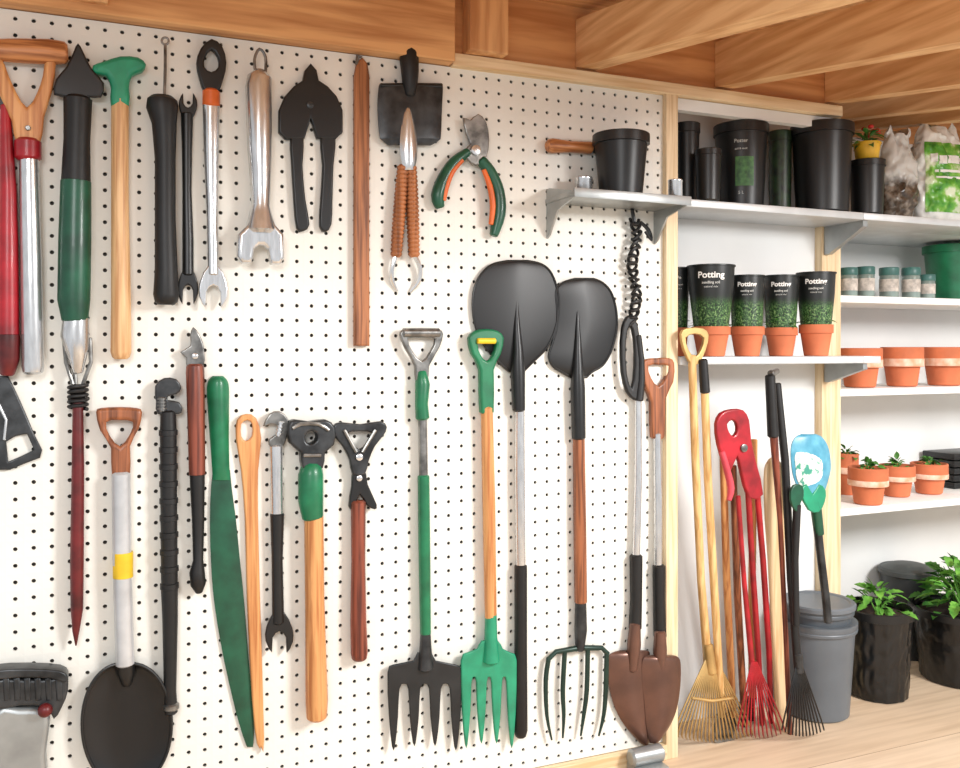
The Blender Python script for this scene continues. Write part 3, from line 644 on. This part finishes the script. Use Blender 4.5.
def bag(label,uL,uR,vt,zb,Y,mat,panel=None,seed=0,group='soil bags on the top shelf'):
    uc=(uL+uR)/2; x=cx(uc,Y); w=R(uc,uR-uL,Y); h=P(uc,vt,Y).z-zb; dp=w*.6
    def pt(a,f,off=0):
        c,s=math.cos(a),math.sin(a)
        prof=max(.12,math.sin(math.pi*min(1,.18+f*.80))**.7); wd=w*(.90+.10*math.sin(math.pi*min(1,f*1.2)))*(1-.45*max(0,f-.75)/.25*.6)
        q=Vector((x+wd*math.copysign(abs(c)**.72,c),Y+dp*prof*math.copysign(abs(s)**.8,s),zb+h*f))
        n=(1-abs(mn_.noise(Vector((q.x*16+seed,q.y*16,q.z*12))))*2)*.013+(1-abs(mn_.noise(Vector((q.x*40+seed,q.y*40,q.z*30))))*2)*.008
        n*=min(1,f*5)
        top=max(0,(f-.8)/.2)
        return q+Vector((c*(n+off),s*(n+off),top*(.014*math.sin(a*3+seed)+.008*math.sin(a*7))))
    nu,nv=90,50; V=[];Fc=[]
    for j in range(nv+1):
        for i in range(nu): V.append(pt(2*math.pi*i/nu,j/nv))
    for j in range(nv):
        for i in range(nu): Fc.append((j*nu+i,j*nu+(i+1)%nu,(j+1)*nu+(i+1)%nu,(j+1)*nu+i))
    Fc.append(tuple(range(nu))[::-1]); Fc.append(tuple(range(nv*nu,(nv+1)*nu)))
    t=T('soil_bag',label,'bag',group); t.add('bag',(V,Fc),mat)
    if panel:
        def patch(a0,a1,f0,f1,off,m=34):
            V=[];Fc=[]
            for j in range(m+1):
                for i in range(m+1): V.append(pt(-math.pi/2+a0+(a1-a0)*i/m,f0+(f1-f0)*j/m,off))
            for j in range(m):
                for i in range(m): b=j*(m+1)+i; Fc.append((b,b+1,b+m+2,b+m+1))
            return V,Fc
        t.add('print',patch(-1.0,.75,.12,.80,.003),bagg,'green leafy print')
        for a0,a1,f0,f1 in ((-.75,-.5,.60,.68),(-.45,-.2,.58,.66),(-.15,.15,.59,.67),(.2,.4,.6,.66),(-.6,.25,.50,.525),(-.6,.1,.44,.46)):
            t.add('lettering',patch(a0,a1,f0,f1,.005,8),printw,'white printed lettering')
bag('crumpled clear bag of potting soil on the shelf',880,914,132,Z1+e,.13,bagb,None,3)
bag('puffy white plastic bag with green print on the shelf',906,966,126,Z1+e,.15,bagw,True,9)
g='potted seedlings with printed sleeves'
def seedling(uc,wc,vt,wp,vp,Y,txt):
    x=cx(uc,Y); C=Vector((x,Y,Z2+e)); rp=R(uc,wp,Y); hp=P(uc,vp,Y).z-Z2; rc=R(uc,wc,Y); hc=P(uc,vt,Y).z-Z2
    t=T('potted_seedling','terracotta pot holding a dark printed sleeve of greenery','potted plant',g)
    t.add('pot',lathe([(rp*.66,0),(rp*.7,.002),(rp*.9,hp*.72),(rp,hp*.73),(rp,hp),(rp-.006,hp),(rp*.8,hp*.8)],C,32),terra)
    rf=lambda z: rp*.86+(rc-rp*.86)*min(1,((z-hp*.8)/(hc-hp*.8))*1.25)
    k=t.add('sleeve',lathe([(rf(hp*.82),hp*.82),(rf(hc*.5),hc*.5),(rf(hc*.75),hc*.75),(rc,hc-.006),(rc+.003,hc-.005),(rc+.003,hc),(rc-.003,hc),(rc*.9,hc*.86)],C,36),cupm,'dark printed sleeve with green leaves')
    s=rc/.07
    t.add('print',text_on(txt,.026*s,C,lambda z:rf(z)+.0005,hc*.88,xsc=1.08,bold=.0007),printw,None,k,flat=True)
    t.add('print',text_on('seedling soil',.011*s,C,lambda z:rf(z)+.0005,hc*.80,bold=.0002),printf,None,k,flat=True)
    t.add('print',text_on('natural mix',.009*s,C,lambda z:rf(z)+.0005,hc*.755),printf,None,k,flat=True)
    t.add('foliage',foliage(C+Vector((0,0,hp*.98)),rp*1.0,.04,40,.024,.5,.0),leafm,'green leaves around the sleeve')
seedling(679,20,268,19,328,.14,'Po'); seedling(711,46,266,38,327,.045,'Potting'); seedling(747,33,276,34,327,.06,'Potting')
seedling(781,34,276,32,328,.08,'Potting'); seedling(816,37,273,33,325,.05,'Potting')
g='small seed tins on the shelf'
for uc,w,vt,lb in ((849,16,268,'small grey-green seed tin with teal lid'),(866,16,267,'small pale seed tin with teal lid'),(889,18,268,'small pale seed tin with teal lid'),(911,17,268,'small pale seed tin with teal lid'),(927,15,275,'small grey-green seed tin with teal lid')):
    Y=.24; C=Vector((cx(uc,Y),Y,Z3+e)); r=R(uc,w,Y); h=P(uc,vt,Y).z-Z3
    t=T('seed_tin',lb,'tin',g); t.add('body',lathe([(r*.95,0),(r,.003),(r,h*.72),(r*.92,h*.76)],C,24),glass)
    t.add('lid',lathe([(r*1.02,h*.74),(r*1.05,h*.76),(r*1.05,h-.003),(r*.98,h)],C,24),teal)
    t.add('label',lathe([(r+.0006,h*.2),(r+.001,h*.21),(r+.001,h*.6),(r+.0006,h*.61)],C,24),M('tin_label',(206,196,186),.6,0,.3,50),'printed paper label')
pot('green plastic bucket on the white shelf',954,58,246,Z3+e,.33,green,name='bucket',cat_='bucket',ratio=.8,fill=False,rim=.14)
g='terracotta pots in a row'
for uc,w,vt in ((860,42,348),(902,40,347),(944,42,347),(988,42,347)):
    pot('terracotta pot with pale chalky band',uc,w,vt,Z4+e,.27,terra,name='terracotta_pot',cat_='terracotta pot',group=g,ratio=.7,fill=True,rim=.5,mat2=terraw,band=(.52,.70))
g='small planted terracotta pots'
for uc,w,vt,Y in ((868,38,467,.22),(897,34,465,.31),(929,35,463,.31),(847,22,453,.42)):
    pot('small terracotta pot with a green seedling',uc,w,vt,Z5+e,Y,terra,name='potted_seedling',cat_='potted plant',group=g,ratio=.7,rim=.5,fol=(leafm,.045,.038,34,.026,.7),mat2=terraw,band=(.52,.66))
t=T('seed_tray','stack of black plastic seed trays','seed tray'); x=cx(958,.38); z=Z5+e
t.add('tray',join(*[box((x-.07,.34,z+i*.03),(x+.16,.50,z+i*.03+.026),.004) for i in range(5)]),blackp)
# ================= LEANING TOOLS
def fan(uc,vt,uL,uR,vb,n,Y0,Y1,w=2.5,hook=True,spread=8):
    ms=[]
    for i in range(n):
        f=i/(n-1); ub=uL+(uR-uL)*f; us=uc+(f-.5)*spread; vbb=vb-6*(2*f-1)**2
        pts=[(us,vt,w,Y0),(us+(ub-us)*.42,vt+(vbb-vt)*.4,w,(Y0+Y1)/2-.01),(us+(ub-us)*.88,vt+(vbb-vt)*.85,w,Y1-.012),(ub,vbb,w,Y1)]
        if hook: pts.append((ub+1,vbb+4,w*.7,Y1+.02))
        ms.append(tube(pts,seg=6,smooth=2))
    return join(*ms)
def lp(pts,yt=-.045,vb=None,ub=None):
    u_,v_=ub or pts[-1][0],vb or pts[-1][1]; yb=FY(u_,v_); v0=pts[0][1]
    return tube([(u,v,w,yt+(yb-yt)*(v-v0)/(v_-v0)) for u,v,w in pts])
g='long garden tools leaning beside the shelf'
t=T('leaf_rake','fan leaf rake with bamboo handle and gold loop grip','rake',g)
Yb=FY(711,741)
t.add('handle',lp([(692,356,8),(695,450,8),(701,580,8),(708,664,9)],-.05,741),bamboo)
t.add('grip',plate([[(680,334),(686,328),(702,328),(708,335),(705,350),(698,364),(690,364),(683,350)],[(685,338),(694,334),(703,338),(700,350),(694,357),(688,350)]],-.05,.012,.003),brass)
t.add('tines',fan(711,657,674,752,738,21,.01,Yb-.03,1.8),brass,'fan of gold wire tines')
t.add('ferrule',tube([(708,645,10,.01),(711,672,12,.01)]),brass)
t.add('crosspiece',tube([(692,698,3,-.006),(712,701,3,-.008),(733,698,3,-.006)],seg=8),brass)
t=T('garden_hoe','long bamboo-handled hoe with black top','garden tool',g)
t.add('handle',lp([(704,372,8),(708,480,8),(716,620,8),(722,716,7)],-.06,742,722),bamboo)
t.add('cap',tube([(703,360,9,-.06),(705,392,10,-.058)]),blackr,'black rubber cap')
t.add('head',plate([(717,714),(728,714),(734,742),(714,742)],FY(722,742),.008,.002),steeld)
for (a,b,c_,d,m,yt,lb) in ((722,420,733,732,woodO,-.04,'slim orange wooden pole leaning with the long tools'),(733,466,744,728,woodB,-.01,'slim brown wooden pole leaning with the long tools'),(754,440,752,722,woodO,.08,'slim orange wooden pole leaning with the long tools')):
    t=T('tool_handle',lb,'pole',g)
    t.add('handle',lp([(a,b,7),((a+c_)/2-1,(b+d)/2,7.5),(c_,d-16,7)],yt,d,c_),m)
    t.add('tip',lp([(c_-1,d-24,9),(c_,d-2,7)],FY(c_,d)-.004),greyd)
t=T('lopper','red long-handled lopper leaning head up','lopper',g)
t.add('head',plate([[(715,424),(720,413),(731,409),(742,410),(748,420),(750,440),(755,462),(762,494),(748,498),(740,472),(736,456),(730,470),(724,466),(717,444)],[(726,424),(731,420),(735,423),(736,431),(732,436),(728,432)]],-.075,.018,.005),red)
t.add('pivot',disc(744,448,8,-.087,.006),steeld,parent=0)
t.add('hook',tube([(722,452,6,-.08),(727,470,7,-.08),(731,488,7,-.08),(729,500,5,-.08)],smooth=3),M('pink_red_enamel',(206,70,84),.5),'hooked red grip')
t.add('handle',tube([(748,490,6,-.075),(752,560,6,-.05),(758,650,6,-.01),(762,724,5,FY(762,726))]),red)
t.add('handle',tube([(757,490,6,-.075),(763,560,6,-.05),(769,650,6,-.01),(771,722,5,FY(771,724))]),red)
t=T('brush_rake','small red wire fan rake','rake',g)
t.add('handle',tube([(738,496,5,-.06),(744,580,5,-.05),(752,664,6,-.04)]),red)
t.add('tines',fan(754,662,738,784,734,12,-.05,FY(762,738)-.03,1.6,spread=5),red)
t=T('wooden_bat','pale flat wooden board standing among the handles','wooden board',g)
t.add('board',plate([(764,478),(766,464),(772,457),(779,461),(783,474),(784,540),(786,620),(789,722),(786,729),(780,729),(776,722),(772,640),(768,560),(765,520)],FY(783,729),.012,.005),W('very_pale_wood',(226,198,156),(204,166,120),.5))
t=T('broom','black pole wire rake with dark fan head','rake',g)
t.add('handle',tube([(777,384,8,-.035),(785,460,8,-.045),(791,580,8,-.065),(798,668,8,-.085)]),blackr)
t.add('bristles',fan(799,664,782,824,736,13,-.085,-.085,1.7,False,5),blackm,'black wire fan')
t.add('ferrule',tube([(798,654,9,-.085),(799,672,9,-.085)]),greyd)
t=T('tool_handle','black and red pole with black top','pole',g)
t.add('handle',lp([(771,380,8),(774,440,8),(780,520,5),(786,640,5),(790,734,5)],-.07),redB)
t.add('cap',tube([(770,376,10,-.07),(773,436,11,-.066)]),blackr,'black rubber grip')
t.add('collar',tube([(771,374,8,-.07),(777,371,6,-.055)]),steeld)
t=T('hand_spade','blue-green patterned spade head with dark handle','spade',g)
t.add('blade',blade([(434,802,816),(437,796,822),(444,792,827),(454,791,830),(468,792,831),(478,794,829),(488,798,826),(496,803,823),(503,808,819)],-.05,.018),blue)
t.add('print',blade([(450,797,818),(458,795,825),(468,796,826),(478,797,825),(487,801,821)],-.056,.016,.002),bluew,'pale leaf pattern',0)
t.add('jaw',plate([(800,492),(806,484),(812,494),(818,484),(825,490),(824,502),(818,512),(808,510)],-.062,.012,.004),greenL,'green jaw below the head')
t.add('handle',tube([(815,504,9,-.05),(820,550,8,-.05),(826,600,8,-.06),(828,622,8,-.065)]),greyd)
t.add('grip',tube([(814,498,8,-.055),(816,508,11,-.05),(819,534,10,-.05)]),greenD)
t=T('hand_fork','dark hand fork with teal head standing with the tools','garden fork',g)
t.add('head',plate([(791,488),(796,484),(802,486),(803,496),(800,503),(799,512),(794,510),(790,500)],-.095,.010,.003),greenD)
t.add('handle',tube([(797,505,8,-.09),(795,560,7,-.09),(796,625,7,-.10)]),blackr)
# ================= FLOOR ITEMS
def bucket(label,uc,w,vt,zb,Y,mat,ratio,group,lid=False):
    t=T('bucket',label,'bucket',group); x=cx(uc,Y); r=R(uc,w,Y); h=P(uc,vt,Y).z-zb; rb=r*ratio; C=Vector((x,Y,zb))
    q=lambda f: rb+(r*.95-rb)*f
    t.add('body',lathe([(rb*.92,0),(rb,.006),(q(.8),h*.8),(q(1),h),(q(1)-.004,h),(q(.8)-.004,h*.8),(q(.5)-.004,h*.5),(rb*.9,.012)],C,44),mat)
    t.add('rim',lathe([(q(.9),h*.9),(r*.99,h*.905),(r*1.0,h*.93),(r*.985,h*.94),(r,h*.95),(r,h),(r-.006,h+.002),(q(1)-.006,h)],C,44),mat)
    if lid:
        pr=[(r*1.0,h*.96),(r*1.04,h*.965),(r*1.045,h*1.0),(r*1.0,h*1.015),(r*.9,h*1.015),(r*.86,h*1.003),(r*.5,h*1.006),(.001,h*1.008)]
        t.add('lid',lathe(pr,C,44),M('grey_lid_plastic',(104,110,116),.45,0,.08,6))
g='grey stacked buckets'
bucket('grey plastic tub standing on the floor',816,78,618,.0,.09,greyp,.80,g)
bucket('dark grey plastic tub with lid nested inside another tub',817,70,601,.035,.09,M('darker_grey_plastic',(82,88,94),.42,0,.1,6),.70,g,True)
g='potted plants on the floor'
pot('black crinkled nursery pot with bright green plant on the floor',877,68,606,0,.13,blackc,name='potted_plant',cat_='potted plant',ratio=.84,rim=.1,wob=(18,.022),fol=(leaf,.11,.11,56,.052,.6,.3,True),group=g)
pot('large black planter with loose leafy green plant on the floor',960,92,606,0,.12,blackc,name='potted_plant',cat_='potted plant',ratio=.78,rim=.1,wob=(22,.012),fol=(leafm,.17,.19,130,.058,.65,.3,True),group=g)
TH[-1].add('foliage',foliage(P(961,606,.02),.14,.17,60,.065,.7,.3,True),leaf,'bright young leaves')
t=T('storage_bin','dark grey round bin with ridged lid','bin'); Y=.40; x=cx(908,Y); r=R(908,54,Y); h=P(908,564,Y).z
t.add('body',lathe([(r*.8,0),(r*.82,.006),(r*.95,h*.9)],Vector((x,Y,0)),40),M('bin_dark',(50,54,56),.5))
t.add('lid',lathe([(r,h*.9),(r*1.03,h*.905),(r*1.03,h*.95),(r*.95,h*.97),(r*.9,h*.96),(r*.6,h),(r*.4,h*1.01),(.001,h*1.015)],Vector((x,Y,0)),40),M('bin_lid',(76,80,80),.5))
finalize()
pegboard()
# ================= LIGHT
w=bpy.data.worlds.new('World'); sc.world=w; w.use_nodes=True; bg=w.node_tree.nodes['Background']
bg.inputs[0].default_value=(.94,.965,1,1); bg.inputs[1].default_value=.74
def area(name,loc,tgt,size,power,col):
    l=bpy.data.lights.new(name,'AREA'); l.shape='RECTANGLE'; l.size=size[0]; l.size_y=size[1]; l.energy=power; l.color=col
    o=bpy.data.objects.new(name,l); sc.collection.objects.link(o); o.location=loc
    o.rotation_euler=(Vector(tgt)-Vector(loc)).to_track_quat('-Z','Y').to_euler(); return o
area('window_light',(2.8,-2.7,2.3),(1.5,0,1.0),(.8,.9),145,(1,.985,.965))
area('front_left_fill',(-.6,-3.2,2.3),(.7,0,1.1),(1.0,1.0),50,(.98,.99,1))  # soft fill lamp added from the front left, no door behind it
cam=bpy.data.cameras.new('camera'); co=bpy.data.objects.new('camera',cam); sc.collection.objects.link(co)
co.location=(0,-D,H); co.rotation_euler=(math.radians(90),0,math.radians(-23)); cam.sensor_width=36; cam.lens=33.75; cam.shift_y=-36/960; cam.clip_start=.05
sc.camera=co
